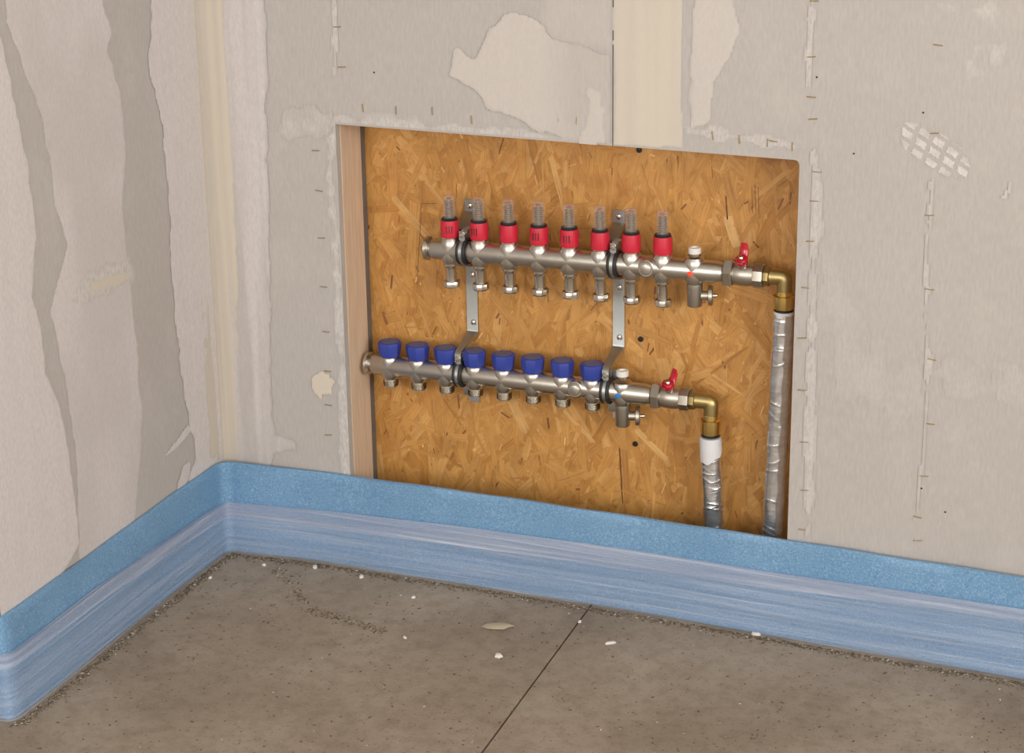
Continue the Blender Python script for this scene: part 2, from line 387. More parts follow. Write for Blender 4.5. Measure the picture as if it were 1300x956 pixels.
def coat(name, wall, poly_px, mat, amount=1.0, soft=.004, rough=.006, rscale=40, thick=.0008, step=.003, stretch=1.0, maskfn=None, clipbox=None, parent=None):
    """a thin trowelled coat: a grid on the wall plane whose cover fades out at its ragged edge"""
    ax = 1 if wall == 'back' else 0
    P = [un(u, v, ax, 0.0) for u, v in poly_px]
    P = [(p[0] if ax == 1 else p[1], p[2]) for p in P]
    seedc[0] += 10; sd = seedc[0]
    a0, a1 = min(p[0] for p in P)-soft-rough, max(p[0] for p in P)+soft+rough
    b0, b1 = min(p[1] for p in P)-soft-rough, max(p[1] for p in P)+soft+rough
    if wall == 'back': a0 = max(a0, .0008)
    else: a0, a1 = max(a0, -LW), min(a1, -.0008)
    b0 = max(b0, .02); b1 = min(b1, H)
    na, nb = max(2, int((a1-a0)/step)+1), max(2, int((b1-b0)/step)+1)
    A, B = np.meshgrid(np.linspace(a0, a1, na), np.linspace(b0, b1, nb), indexing='ij')
    s = sdf(A, B, P) + rough*2*fbm(A*rscale, B*rscale*stretch, sd)
    k = np.clip((s+soft)/(2*soft), 0, 1); k = k*k*(3-2*k)*amount
    if maskfn is not None: k = k*maskfn(A, B, s)
    if wall == 'back':
        hole = (A > X0+.0005) & (A < X1-.0005) & (B < ZT-.0005); seam = np.abs(A-SEAM) < .0012
        k = np.where(hole | seam, 0, k)
        cellbad = lambda: None
    keep = k > .015
    cell = keep[:-1, :-1] & keep[1:, :-1] & keep[1:, 1:] & keep[:-1, 1:]
    if wall == 'back':
        bad = hole | seam; cell &= ~(bad[:-1, :-1] | bad[1:, :-1] | bad[1:, 1:] | bad[:-1, 1:])
    off = .00015 + .00012*((sd//10) % 12) + thick*k
    idx = np.arange(na*nb).reshape(na, nb); ii, jj = np.nonzero(cell)
    F = np.stack([idx[ii, jj], idx[ii+1, jj], idx[ii+1, jj+1], idx[ii, jj+1]], 1)
    if wall != 'back': F = F[:, ::-1]
    used = np.unique(F); remap = -np.ones(na*nb, int); remap[used] = np.arange(len(used)); F = remap[F]
    Af, Bf, Of, Kf = (q.reshape(-1)[used] for q in (A, B, off, k))
    V = np.stack([Af, -Of, Bf], 1) if wall == 'back' else np.stack([Of, Af, Bf], 1)
    me = bpy.data.meshes.new(name); me.from_pydata(V.tolist(), [], F.tolist()); me.shade_smooth()
    at = me.attributes.new('cover', 'FLOAT', 'POINT'); at.data.foreach_set('value', Kf.astype(np.float32))
    me.materials.append(MT[mat])
    return obj(name, me, parent or (panel_w if wall == 'left' else panel_l))

# -- left wall
coat('filler_coat', 'left', [(-90, -160), (-5, -160), (-8, 20), (0, 47), (9, 85), (21, 141), (38, 235), (45, 311), (38, 377), (52, 414), (57, 476), (73, 512), (82, 549), (91, 613), (98, 668), (100, 690), (60, 760), (5, 800), (-60, 800)], 'white', 1, .003, .003)
coat('filler_coat', 'left', [(-2, -160), (105, -160), (129, 0), (141, 42), (136, 66), (151, 108), (160, 188), (155, 264), (162, 330), (167, 377), (175, 444), (175, 489), (181, 521), (176, 613), (171, 660), (140, 700), (101, 710), (98, 613), (94, 567), (85, 499), (75, 448), (64, 391), (75, 348), (85, 311), (73, 273), (64, 212), (52, 146), (28, 85), (9, 28)], 'white', .92, .003, .003, maskfn=lambda A, B, s: .62+.38*np.clip(.5+2.2*fbm(A*9, B*5, 31), 0, 1))
coat('filler_coat', 'left', [(78, 392), (88, 366), (110, 345), (140, 334), (163, 330), (168, 352), (140, 374), (95, 394)], 'dust', .75, .012, .004)
coat('filler_coat', 'left', [(108, 370), (116, 358), (136, 349), (160, 346), (162, 354), (140, 366), (118, 374)], 'cream', .75, .006, .003)
coat('filler_coat', 'left', [(175, -160), (191, 0), (188, 85), (202, 136), (208, 180), (214, 235), (219, 358), (226, 450), (233, 499), (242, 549), (249, 581), (238, 612), (262, 612), (310, 600), (310, -160)], 'white', .95, .003, .005)
coat('filler_coat', 'left', [(206, 583), (212, 572), (238, 539), (243, 545), (232, 560), (214, 577)], 'white', .9, .002, .002)
coat('filler_coat', 'left', [(222, 622), (232, 590), (240, 585), (240, 600), (232, 625)], 'white', .8, .002, .003)
coat('filler_coat', 'left', [(207, -160), (228, 0), (240, 200), (254, 400), (266, 580), (300, 600), (300, -160)], 'cream', .75, .014, .006, maskfn=lambda A, B, s: .45+.55*np.clip(.5+1.6*fbm(A*90, B*1.5, 55), 0, 1))
# -- back wall, corner
coat('filler_coat', 'back', [(200, -160), (285, -160), (293, 0), (298, 200), (302, 400), (304, 585), (270, 620)], 'cream', .95, .006, .004, maskfn=lambda A, B, s: .5+.5*np.clip(.5+1.6*fbm(A*90, B*1.5, 56), 0, 1))
coat('filler_coat', 'back', [(280, -160), (325, -160), (335, 0), (339, 200), (342, 400), (346, 555), (372, 558), (374, 568), (345, 572), (340, 595), (290, 592), (285, 300)], 'white', .8, .005, .004, maskfn=lambda A, B, s: .35+.65*np.clip(.5+1.5*fbm(A*70, B*3, 57), 0, 1))
coat('filler_coat', 'back', [(393, 488), (398, 472), (412, 470), (425, 484), (421, 490), (420, 500), (404, 505), (397, 498)], 'cream', .95, .002, .005, 90)
# -- back wall, above the niche
coat('filler_coat', 'back', [(571, 94), (579, 66), (601, 74), (612, 55), (621, 35), (640, 20), (656, 15), (678, 22), (690, 34), (700, 50), (735, 58), (776, 70), (776, 181), (740, 181), (712, 177), (649, 148), (621, 137), (605, 118), (579, 100)], 'pale', 1, .003, .005, maskfn=lambda A, B, s: np.clip(1-((A-.575)/.06)*.75, .28, 1))
coat('filler_coat', 'back', [(742, 105), (768, 112), (769, 184), (735, 182), (742, 150)], 'pale', .95, .004, .008)
coat('filler_coat', 'back', [(690, -160), (700, -60), (694, 0), (690, 30), (700, 50), (776, 60), (776, -160)], 'pale', .4, .012, .006)
coat('filler_coat', 'back', [(779, -160), (868, -160), (866, 0), (865, 188), (780, 184)], 'cream', .8, .003, .002, parent=panel_r, maskfn=lambda A, B, s: .7+.3*np.clip(.5+1.4*fbm(A*60, B*1.5, 58), 0, 1))
coat('filler_coat', 'back', [(880, -160), (915, -160), (931, 0), (938, 31), (933, 59), (920, 85), (909, 107), (902, 142), (893, 159), (878, 163)], 'pale', .95, .003, .004, parent=panel_r)
# -- chalky dust: round the niche, along staple rows, smears
D_ = dict(thick=.0001, step=.004)
coat('dust_smear', 'back', [(424, 157), (424, 146), (560, 158), (700, 172), (776, 176), (776, 184)], 'dust', .55, .006, .008, **D_)
coat('dust_smear', 'back', [(866, 160), (905, 160), (960, 172), (1040, 184), (1040, 192), (960, 184), (866, 172)], 'dust', .45, .004, .006, parent=panel_r, **D_)
coat('dust_smear', 'back', [(424, 158), (412, 220), (424, 300), (428, 420), (434, 560), (436, 604), (449, 606), (437, 430), (424, 200)], 'dust', .65, .005, .006, **D_)
coat('dust_smear', 'back', [(352, 172), (380, 176), (424, 160), (424, 140), (360, 146)], 'dust', .35, .01, .012, **D_)
coat('dust_smear', 'back', [(419, -60), (426, -60), (428, 90), (433, 100), (424, 96)], 'dust', .6, .003, .004, **D_)
coat('dust_smear', 'back', [(1029, -60), (1037, -60), (1030, 115), (1022, 112)], 'dust', .55, .003, .004, parent=panel_r, **D_)
coat('dust_smear', 'back', [(1034, 190), (1044, 230), (1038, 330), (1034, 600), (1026, 688), (1022, 640), (1026, 420), (1030, 300)], 'dust', .5, .005, .005, parent=panel_r, **D_)
coat('dust_smear', 'back', [(1181, 222), (1188, 226), (1178, 330), (1182, 470), (1178, 540), (1162, 690), (1160, 660), (1174, 540), (1176, 430), (1172, 330)], 'dust', .45, .003, .004, parent=panel_r, **D_)
coat('dust_smear', 'back', [(1284, 224), (1288, 228), (1282, 246), (1274, 254), (1272, 250)], 'dust', .7, .003, .003, parent=panel_r, **D_)
coat('dust_smear', 'back', [(1190, 0), (1262, 6), (1258, 24), (1210, 24)], 'dust', .4, .012, .02, parent=panel_r, **D_)
coat('dust_smear', 'back', [(1220, 76), (1240, 62), (1246, 90), (1228, 96)], 'dust', .55, .008, .01, parent=panel_r, **D_)
coat('dust_smear', 'back', [(1256, 60), (1272, 60), (1272, 84), (1258, 84)], 'dust', .4, .008, .008, parent=panel_r, **D_)
coat('dust_smear', 'back', [(1050, 330), (1110, 470), (1160, 480), (1130, 520), (1060, 490)], 'dust', .18, .03, .03, parent=panel_r, **D_)
coat('dust_smear', 'back', [(1190, 470), (1300, 480), (1340, 500), (1300, 510), (1200, 490)], 'dust', .18, .015, .02, parent=panel_r, **D_)
# boot print: lozenge treads
ba, bb = un(1143, 164, 1, 0), un(1228, 222, 1, 0)
bo = np.array([ba[0], ba[2]]); bd = np.array([bb[0]-ba[0], bb[2]-ba[2]]); bl = np.linalg.norm(bd); bd /= bl; bn = np.array([-bd[1], bd[0]])
def treads(A, B, s):
    u = (A-bo[0])*bd[0]+(B-bo[1])*bd[1]; v = (A-bo[0])*bn[0]+(B-bo[1])*bn[1]
    u = u + .004*np.sin(v*90); p = .0230; q = .0150
    fu, fv = np.abs((u/p) % 1-.5)*2, np.abs((v/q+.5) % 1-.5)*2
    t = np.clip((.86-np.maximum(fu, fv))/.16, 0, 1)
    return t*np.clip(.95+1.0*fbm(A*60, B*60, 77), .25, 1)
coat('boot_print', 'back', [(1140, 164), (1150, 156), (1170, 158), (1200, 172), (1222, 190), (1232, 212), (1228, 226), (1205, 224), (1175, 212), (1150, 192)], 'chalk', .8, .004, .001, parent=panel_r, thick=.0001, step=.0022, maskfn=treads)

# -- staples
st_h = MB().tube([(-.0062, .002, 0), (-.0058, -.0006, 0), (0, -.0009, 0), (.0058, -.0006, 0), (.0062, .002, 0)], .0009, 6).mesh('staple', 'staple')
hor = [(1034, 1), (1030, 72), (1030, 123), (1032, 151), (1037, 218), (1034, 255), (1029, 306), (1023, 365), (1018, 429), (1018, 495), (1021, 561), (1022, 622), (1019, 672),
       (1191, 57), (1186, 169), (1180, 273), (1180, 367), (1183, 456), (1181, 538), (1173, 604), (1165, 656), (1165, 686), (982, 179), (428, 34), (434, 85), (629, 58),
       (401, 191), (405, 242), (408, 302), (411, 364), (414, 421), (416, 471), (417, 514), (417, 552)]
ver = [(905, 172), (939, 177), (974.6, 181), (1006, 186), (461, 137), (503, 140), (549, 141), (599, 152), (709, 152), (732, 153)]
for k, (u, v) in enumerate(hor+ver):
    p = un(u, v, 1, 0); a = 0 if k < len(hor) else PI/2
    obj('staple', st_h, panel_l if p[0] < SEAM else panel_r, (p[0], -.0004, p[2]), (0, a+random.uniform(-.14, .14), 0))
nl = MB().lathe([(.0004, .0006), (.0013, .0006), (.0016, -.002)], RY, 10).mesh('nail', 'screw')
for u, v in [(1037, 98), (1172, 143), (1084, 195), (475, 92), (1200, 650), (1175, 330), (1170, 620)]:
    p = un(u, v, 1, 0); obj('nail', nl, panel_l if p[0] < SEAM else panel_r, (p[0], -.0002, p[2]))

# ------------------------------------------------------------------ niche lining
y0 = BT+.0008
m = MB().box((X0-.058, y0, .004), (X0+.0015, D-.022, ZT+.0)).mesh('timber_stud', 'stud', smooth=False)
tag(obj('timber_stud', m), 'pale spruce stud forming the left side of the niche', 'timber')
m = MB().box((X1-.0015, y0, .004), (X1+.058, D-.002, ZT+.0)).mesh('timber_stud', 'stud', smooth=False)
tag(obj('timber_stud', m), 'pale spruce stud at the right side of the niche, behind the silver pipe', 'timber')
m = MB().box((X0-.058, y0, ZT+.001), (X1+.058, D-.002, ZT+.058)).mesh('timber_lintel', 'stud_h', smooth=False)
tag(obj('timber_lintel', m), 'pale timber rail across the top of the niche', 'timber')
m = MB().box((X0-.05, D-.0215, .004), (X0-.0005, D-.003, ZT)).mesh('shaded_gap_strip', 'gap', smooth=False)  # recessed dark surface, with the shade of the gap put into its colour
tag(obj('shaded_gap_strip', m), 'dark grey strip in the gap behind the left stud, gap shade in its colour', 'timber')

# OSB: a board and a skin of pressed strands
ox0, ox1, oz0, oz1 = X0-.052, X1+.052, .004, ZT+.0
osb = tag(obj('osb_board', MB().box((ox0, D, oz0), (ox1, D+.018, oz1)).mesh('osb_board', 'core', smooth=False)),
          'golden brown oriented strand board lining the back of the niche', 'board')
TINT = [(.500, .242, .060), (.530, .265, .070), (.475, .225, .052), (.540, .275, .076), (.450, .205, .046), (.515, .252, .064), (.570, .305, .095), (.520, .258, .066)]
def strands():
    V, F, UV, TC = [], [], [], []
    n = 4600
    def shape(h, e, j, sk):
        k = min(1, h/.02)
        return [(-h+j(.004)*k, -e), (-h*.3, -e+j(.15*e)), (h*.4, -e+j(.15*e)), (h+j(.005)*k+sk*k, -e+j(.3*e)), (h+j(.006)*k, j(e*.4)), (h+j(.005)*k-sk*k, e+j(.3*e)),
                (h*.3, e+j(.15*e)), (-h*.4, e+j(.15*e)), (-h+j(.005)*k, e), (-h+j(.006)*k-.002*k, j(e*.4))]
    for k in range(n):
        f = k/n
        cx, cz = random.uniform(ox0+.004, ox1-.004), random.uniform(oz0+.004, oz1-.004)
        ln = random.uniform(.05, .150)*(1 if f < .6 else .75); wd = min(random.uniform(.006, .034), ln*.4)*(1 if f < .7 else .6)
        if random.random() < .12: wd *= .35
        a = random.gauss(PI/2, .5) if random.random() < .8 else random.uniform(0, PI)
        tilt = random.uniform(-.004, .004); dep = D - .0002 - .0022*f
        c, s = math.cos(a), math.sin(a); h = ln/2; e = wd/2; sk = random.uniform(-.3, .3)*wd; j = lambda q: random.uniform(-q, q)
        t = random.choice(TINT); q = random.uniform(.92, 1.07)
        if f > .55 and random.random() < .2: t, q, h, e = random.choice([(.20, .075, .022), (.64, .38, .15)]), random.uniform(.9, 1.3), random.uniform(.003, .011), random.uniform(.0004, .0017)
        pts = shape(h, e, j, sk)
        u0, v0 = random.uniform(0, 50), random.uniform(0, 50); b0 = len(V)
        for (x, y) in pts:
            X, Z = cx+x*c-y*s, cz+x*s+y*c
            X = min(max(X, ox0), ox1); Z = min(max(Z, oz0), oz1)
            V.append((X, dep + tilt*(x/h)*.12, Z)); UV.append((x+u0, y+v0)); TC.append((t[0]*q, t[1]*q, t[2]*q, 1))
        F.append(tuple(range(b0, b0+10)))
    # single strands and slits that stand out in the board: pixel ends, width in metres, tint
    for (ua, va, ub, vb, wd, t) in [(808, 545, 847, 584, .011, (.62, .36, .13)), (711, 515, 755, 561, .006, (.63, .37, .14)), (650, 508, 669, 549, .018, (.60, .34, .12)),
            (924, 274, 936, 313, .016, (.64, .38, .15)), (922, 248, 924, 278, .0022, (.13, .05, .02)), (955, 236, 956, 270, .0010, (.24, .10, .03)), (959, 234, 960, 266, .0010, (.24, .10, .03)),
            (963, 236, 964, 272, .0010, (.24, .10, .03)), (787, 568, 791, 638, .0022, (.12, .05, .02)), (536, 258, 530, 360, .0010, (.22, .10, .03)), (536, 258, 556, 258, .0010, (.22, .10, .03)),
            (793, 570, 797, 638, .012, (.44, .20, .05)), (640, 175, 634, 195, .0016, (.16, .06, .02)), (487, 395, 492, 412, .006, (.30, .12, .035)), (700, 200, 725, 290, .010, (.60, .34, .115)),
            (905, 475, 960, 512, .004, (.62, .36, .13)), (500, 250, 548, 305, .012, (.60, .34, .12)), (880, 490, 950, 440, .004, (.40, .18, .045))]:
        A, B = un(ua, va, 1, D), un(ub, vb, 1, D); d = np.array([B[0]-A[0], B[2]-A[2]]); ln = np.hypot(*d); d /= ln; n_ = np.array([-d[1], d[0]]); b0 = len(V); u0 = random.uniform(0, 50)
        for (x, y) in ((0, -.4), (.3, -.5), (.7, -.48), (1, -.35), (1.01, .1), (.98, .45), (.7, .5), (.3, .46), (.02, .5), (-.01, 0)):
            V.append((A[0]+d[0]*x*ln+n_[0]*y*wd, D-.00245, A[2]+d[1]*x*ln+n_[1]*y*wd)); UV.append((x*ln+u0, y*wd+u0)); TC.append((*t, 1))
        F.append(tuple(range(b0, b0+10)))
    me = bpy.data.meshes.new('strand_skin'); me.from_pydata(V, [], F)
    uv = me.uv_layers.new(name='grain'); at = me.attributes.new('tint', 'FLOAT_COLOR', 'POINT')
    at.data.foreach_set('color', np.array(TC, np.float32).reshape(-1))
    li = np.empty(len(me.loops), int); me.loops.foreach_get('vertex_index', li)
    uv.data.foreach_set('uv', np.array(UV, np.float32)[li].reshape(-1))
    me.materials.append(MT['osb'])
    # dark slits between some strands come from the gaps to the board below
    o = obj('strand_skin', me, osb); o['kind'] = 'stuff'; return o
strands()
sc = MB().lathe([(.0005, .0015), (.0040, .0012), (.0046, 0), (.0046, -.001)], RY, 14).mesh('screw', 'screw')
for u, v in [(814, 430), (807, 563), (812, 190)]:
    p = un(u, v, 1, D); obj('screw', sc, osb, (p[0], D-.0026, p[2]))

# ------------------------------------------------------------------ foam edge strip with film skirt
FT = .008; HF = .1619
def foam_path():
    pts = []                                      # (x, y) of the room-side face, from right to left
    ky = [(.0, -.027), (.04, -.0225), (.17, -.0085), (.24, -.0085), (.45, -.006), (.62, -.0045), (.80, -.006), (.97, -.011), (1.15, -.015), (1.40, -.019), (3.5, -.022)]
    kx, kv = [k[0] for k in ky], [k[1] for k in ky]
    rc = .020; cx0 = .0095; xs_ = np.concatenate([np.arange(3.45, 1.5, -.08), np.arange(1.5, cx0+rc, -.012)])
    sm = lambda x: float(np.mean(np.interp(x+np.linspace(-.09, .09, 13)*min(1, x/.25), kx, kv)))
    for x in xs_: pts.append((x, sm(x)-.0003*math.sin(x*23)))
    cx, cy = cx0+rc, -.0235-rc
    for a in np.linspace(PI/2, PI, 14): pts.append((cx+rc*math.cos(a), cy+rc*math.sin(a)))
    for y in np.arange(cy-.012, -LW+.004, -.012): pts.append((FT+.0005+.001*math.exp(-((y+.04)/.10)**2)+.0012*math.sin(y*9), y))
    ro = .011
    for a in np.linspace(0, -PI/2, 7): pts.append((FT-ro+ro*math.cos(a), -LW+.003+ro*math.sin(a)))
    for x in np.arange(-.02, XW+.1, -.06): pts.append((x, -LW-.0085))
    return [Vector((p[0], p[1])) for p in pts]
FP = foam_path()
FN = []
for i, p in enumerate(FP):
    t = (FP[min(i+1, len(FP)-1)]-FP[max(i-1, 0)]).normalized(); FN.append(Vector((-t.y, t.x)))   # pointing into the room
FS = [0]
for i in range(1, len(FP)): FS.append(FS[-1]+(FP[i]-FP[i-1]).length)
def foam_top(i): return HF + .0005*math.sin(FS[i]*11) + .0005*math.sin(FS[i]*37+1)
strip_root = empty('edge_insulation_strip', (0, 0, 0))
tag(strip_root, 'blue foam edge strip with clear film skirt running along the base of both walls', 'foam strip')
V, F = [], []; nz = 12
for i, p in enumerate(FP):
    zt = foam_top(i); ring = [(p, .001+(zt-.0026)*k/(nz-1)) for k in range(nz)]
    q = p - FN[i]*(FT-.001)
    ring = ring+[(p-FN[i]*.0012, zt), (q+FN[i]*.001, zt), (q, zt-.002), (q, .001)]
    for k, (c, z) in enumerate(ring): V.append((c.x+FN[i].x*.0012*math.sin(FS[i]*13+z*30)*(k < nz), c.y+FN[i].y*.0012*math.sin(FS[i]*13+z*30)*(k < nz), z))
K = nz+4
for i in range(len(FP)-1):
    for k in range(K): F.append((i*K+k, i*K+(k+1) % K, (i+1)*K+(k+1) % K, (i+1)*K+k))
F.append(tuple(range(K))); F.append(tuple((len(FP)-1)*K+k for k in range(K)))
m = MB(); m.add(V, F); obj('foam_strip', m.mesh('foam_strip', 'foam', 50), strip_root)
def film(name, z0, z1, off, amp, mat, nzf, seed, wob=0.0):
    V, F = [], []
    for i, p in enumerate(FP):
        s = FS[i]
        for k in range(nzf):
            t = k/(nzf-1); za = z0(s) if callable(z0) else z0; zb_ = z1(s) if callable(z1) else z1
            z = za+(zb_-za)*t
            d = off + amp*(float(vnoise(np.array(s*2.2+7*t), np.array(z*95.), seed))+.5*float(vnoise(np.array(s*7.), np.array(z*240.), seed+3))+.5)
            q = p+FN[i]*(d+.0022); V.append((q.x, q.y, z))
    for i in range(len(FP)-1):
        for k in range(nzf-1): F.append((i*nzf+k, i*nzf+k+1, (i+1)*nzf+k+1, (i+1)*nzf+k))
    me = bpy.data.meshes.new(name); me.from_pydata(V, [], F); me.shade_smooth(); me.materials.append(MT[mat])
    return obj(name, me, strip_root)
ic = min(range(len(FP)), key=lambda i: (FP[i]-Vector((.012, -.03))).length); SC = FS[ic]      # arc length at the room corner
zf = lambda s: float(np.interp(s-SC, [-1.4, -.7, -.25, 0, .15, .4, .7], [.116, .108, .100, .094, .098, .109, .110]))+.0015*math.sin(s*9)
film('film_skirt', .0012, zf, .0005, .006, 'film', 26, 11)
film('film_fold', lambda s: zf(s)-.026+.006*math.sin(s*3.3+1), lambda s: zf(s)+.001, .0065, .004, 'fold', 8, 21)

# ------------------------------------------------------------------ floor grit and crumbs
def grit(n):
    V, F, TC = [], [], []
    trail = [un(u, v, 2, 0) for u, v in [(352, 722), (372, 745), (392, 775), (425, 783), (460, 793), (490, 802)]]
    vis = [i for i in range(len(FP)) if FP[i].x < 1.6 and FP[i].x > -.1]
    for k in range(n):
        mode = random.random()
        if mode < .70:
            i = random.choice(vis); d = .0105+abs(random.gauss(0, .008)); x, y = FP[i].x+FN[i].x*d+FN[i].y*(w_ := random.uniform(-.006, .006)), FP[i].y+FN[i].y*d-FN[i].x*w_
        elif mode < .75:
            q = random.uniform(0, len(trail)-1.001); a = int(q); p = trail[a]+(trail[a+1]-trail[a])*(q-a); x, y = p[0]+random.gauss(0, .006), p[1]+random.gauss(0, .006)
        else: x, y = random.uniform(.02, 1.4), random.uniform(-.75, -.02)
        if x < .015 or (y > -.016 and x > 0): continue
        r = random.choice([.0004, .0005, .0007, .0009, .0011, .0015]); a = random.uniform(0, PI); e = random.uniform(1, 2.6)
        c, s = math.cos(a), math.sin(a); b0 = len(V)
        for (dx, dy, dz) in ((e, 0, .3), (0, 1, .3), (-e, 0, .3), (0, -1, .3), (0, 0, .9), (0, 0, -.05)):
            V.append((x+r*(dx*c-dy*s), y+r*(dx*s+dy*c), r*dz+.0001))
        F += [(b0, b0+1, b0+4), (b0+1, b0+2, b0+4), (b0+2, b0+3, b0+4), (b0+3, b0, b0+4), (b0+1, b0, b0+5), (b0+2, b0+1, b0+5), (b0+3, b0+2, b0+5), (b0, b0+3, b0+5)]
        t = random.choice([(.10, .075, .05), (.14, .105, .07), (.19, .145, .10), (.12, .09, .06), (.36, .29, .20), (.08, .06, .042)])
        if random.random() < .03: t = (.62, .58, .52)
        TC += [(*t, 1)]*6
    me = bpy.data.meshes.new('floor_grit'); me.from_pydata(V, [], F)
    at = me.attributes.new('tint', 'FLOAT_COLOR', 'POINT'); at.data.foreach_set('color', np.array(TC, np.float32).reshape(-1)); me.materials.append(MT['grit'])
    return tag(obj('floor_grit', me), 'loose brown grit and sawdust scattered on the concrete along the foam strip', 'grit', kind='stuff')
grit(13000)
def lump(name, u, v, sx, sy, sz, mat, label, cat, rot, seed):
    r = random.Random(seed); m = MB(); vs, fs = [], []; n = 11
    for z, k in ((.0, .94), (.45, 1.0), (.85, .78), (1.0, .4)):
        for i in range(n):
            a = 2*PI*i/n; q = k*(1+r.uniform(-.18, .18)); vs.append((sx*q*math.cos(a), sy*q*math.sin(a), sz*z*(1+r.uniform(-.12, .12)*(z > 0))))
    for j in range(3):
        for i in range(n): fs.append((j*n+i, j*n+(i+1) % n, (j+1)*n+(i+1) % n, (j+1)*n+i))
    fs += [tuple(range(n))[::-1], tuple(3*n+i for i in range(n))]
    m.add(vs, fs); p = un(u, v, 2, 0)
    return tag(obj(name, m.mesh(name, mat, 50), None, (p[0], p[1], .0002), (0, 0, rot)), label, cat)
lump('mortar_flake', 631, 796, .024, .011, .004, 'beige', 'flat beige mortar flake on the open floor left of the saw-cut joint', 'flake', .33, 1)
for k, a in enumerate([
    (633, 834, .0062, .005, .005, 'white plaster crumb below the beige mortar flake on the floor'),
    (775, 817, .0095, .0035, .003, 'pale thin plaster chip on the floor just right of the saw-cut joint'),
    (736, 790, .004, .0025, .003, 'tiny white crumb lying beside the saw-cut joint near the foam'),
    (400, 721, .0075, .004, .004, 'longish white plaster crumb lying against the foam, right of the room corner'),
    (335, 718, .004, .0035, .0035, 'small white crumb on the floor closest to the room corner'),
    (459, 733, .004, .006, .004, 'upright white crumb on the floor below the niche stud'),
    (525, 759, .0038, .003, .003, 'small white crumb alone on open floor below the blue capped pipe'),
    (267, 734, .0035, .003, .003, 'small white crumb on the floor near the left foam strip'),
    (514, 810, .005, .0028, .0025, 'pale flat crumb on the floor left of the beige mortar flake'),
    (960, 806, .007, .004, .004, 'pale crumb at the foot of the foam below the niche pipes')]):
    lump('plaster_crumb', a[0], a[1], a[2], a[3], a[4], 'crumb', a[5], 'crumb', k*.7, 20+k)['group'] = 'plaster crumbs on the floor'

# ------------------------------------------------------------------ manifolds
BR = .0168                                     # bar radius
def bar_mesh(i0, i1, flow, boss, tail):
    """bar along +x from the first outlet at x = 0 ; tees every 50 mm"""
    m = MB(); n = 40
    m.lathe([(.0140, -.0335), (BR, -.027), (BR, tail-.012), (.0160, tail-.008), (.0150, tail-.004), (.0150, tail)], RX, n)
    for k in range(i0, i1+1):
        last = k == i1
        up = [(.0167, .000), (.0167, .008), (.0163, .0125), (.0152, .0165), (.0138, .0190), (.0134, .0200)] if flow else [(.0167, .000), (.0167, .008), (.0164, .0120), (.0156, .0150), (.0148, .0165), (.0144, .0170)]
        dn = [(.0167, 0), (.0166, .006), (.0160, .0115), (.0145, .0165), (.0124, .0200), (.0118, .0215)]
        m.lathe(up, T(k*.05, 0, 0), 32); m.lathe(dn, T(k*.05, 0, 0) @ Matrix.Rotation(PI, 4, 'X'), 32)
    if boss is not None: m.lathe([(.0150, .004), (.0145, .0125), (.0138, .0155), (.0118, .0168), (.0112, .0178)], T(boss, 0, 0) @ RY, 28)
    return m
def end_plug_mesh():
    m = MB(); m.lathe([(.0135, -.0335), (.0165, -.0350), (.0190, -.0365), (.0192, -.0405), (.0180, -.0420), (.0150, -.0430)], RX, 32); return m
hexr = lambda n=6: (lambda a, z: 1.0)
def outlet_long():
    m = MB(); m.lathe([(.0118, -.0208), (.0120, -.0235), (.0112, -.0255), (.0098, -.0275), (.0092, -.029), (.0092, -.0515)], None, 24); return m
def nut_long():
    m = MB(); m.lathe([(.0100, -.0490), (.0122, -.0500), (.0130, -.0515), (.0130, -.0585), (.0118, -.0605), (.0088, -.0615)], None, 30, rad=lambda a, z: 1+.035*math.cos(10*a)); return m
def nipple():
    pr = [(.0112, -.0205), (.0116, -.0235)]
    for k in range(5): pr += [(.0124, -.0245-.0020*k), (.0112, -.0255-.0020*k)]
    m = MB(); m.lathe(pr+[(.0112, -.0350), (.0085, -.0355)], None, 26); return m
# flow meter pieces
collar_me = MB()
def _rib(a, z): return 1+.018*(math.cos(22*a) > .2)
collar_me.lathe([(.0118, .0215), (.0136, .0219), (.0144, .0237), (.0144, .0360), (.0140, .0470), (.0136, .0492), (.0110, .0494)], None, 66, rad=_rib)
collar_me = collar_me.mesh('flow_meter', 'red', 30)
slot_me = MB()
for dx in (-.0042, 0, .0042): slot_me.box((dx-.0006, -.0148, .0305), (dx+.0006, -.0138, .0420))
slot_me = slot_me.mesh('slot_marks', 'rubber', smooth=False)
ring_me = MB().lathe([(.0125, .0199), (.0132, .0203), (.0132, .0217), (.0120, .0222)], None, 28).mesh('base_ring', 'chrome')
seal_me = MB().lathe([(.0124, .0492), (.0128, .0515), (.0118, .0527), (.0098, .0527)], None, 28).mesh('seal_ring', 'rubber')
glass_me = MB().lathe([(.0090, .0505), (.0090, .0825), (.0086, .0862), (.0064, .0882), (.0020, .0887)], None, 28).mesh('sight_glass', 'glass')
rodm = MB(); pr = []
for k in range(8): pr += [(.0032, .0527+.0034*k), (.0032, .0539+.0034*k), (.0068, .0541+.0034*k), (.0068, .0549+.0034*k), (.0032, .0551+.0034*k)]
rodm.lathe(pr+[(.0018, .0818)], None, 16); rod_me = rodm.mesh('float_rod', 'scale', 20)
pin_me = MB().lathe([(.0040, .0826), (.0046, .0834), (.0036, .0846), (.0010, .0850)], None, 16).mesh('float_pin', 'pin')
out_me, nut_me, nip_me, plug_me = outlet_long().mesh('outlet_connector', 'chrome', 30), nut_long().mesh('compression_nut', 'chrome', 30), nipple().mesh('threaded_outlet', 'chrome', 25), end_plug_mesh().mesh('end_plug', 'steel')
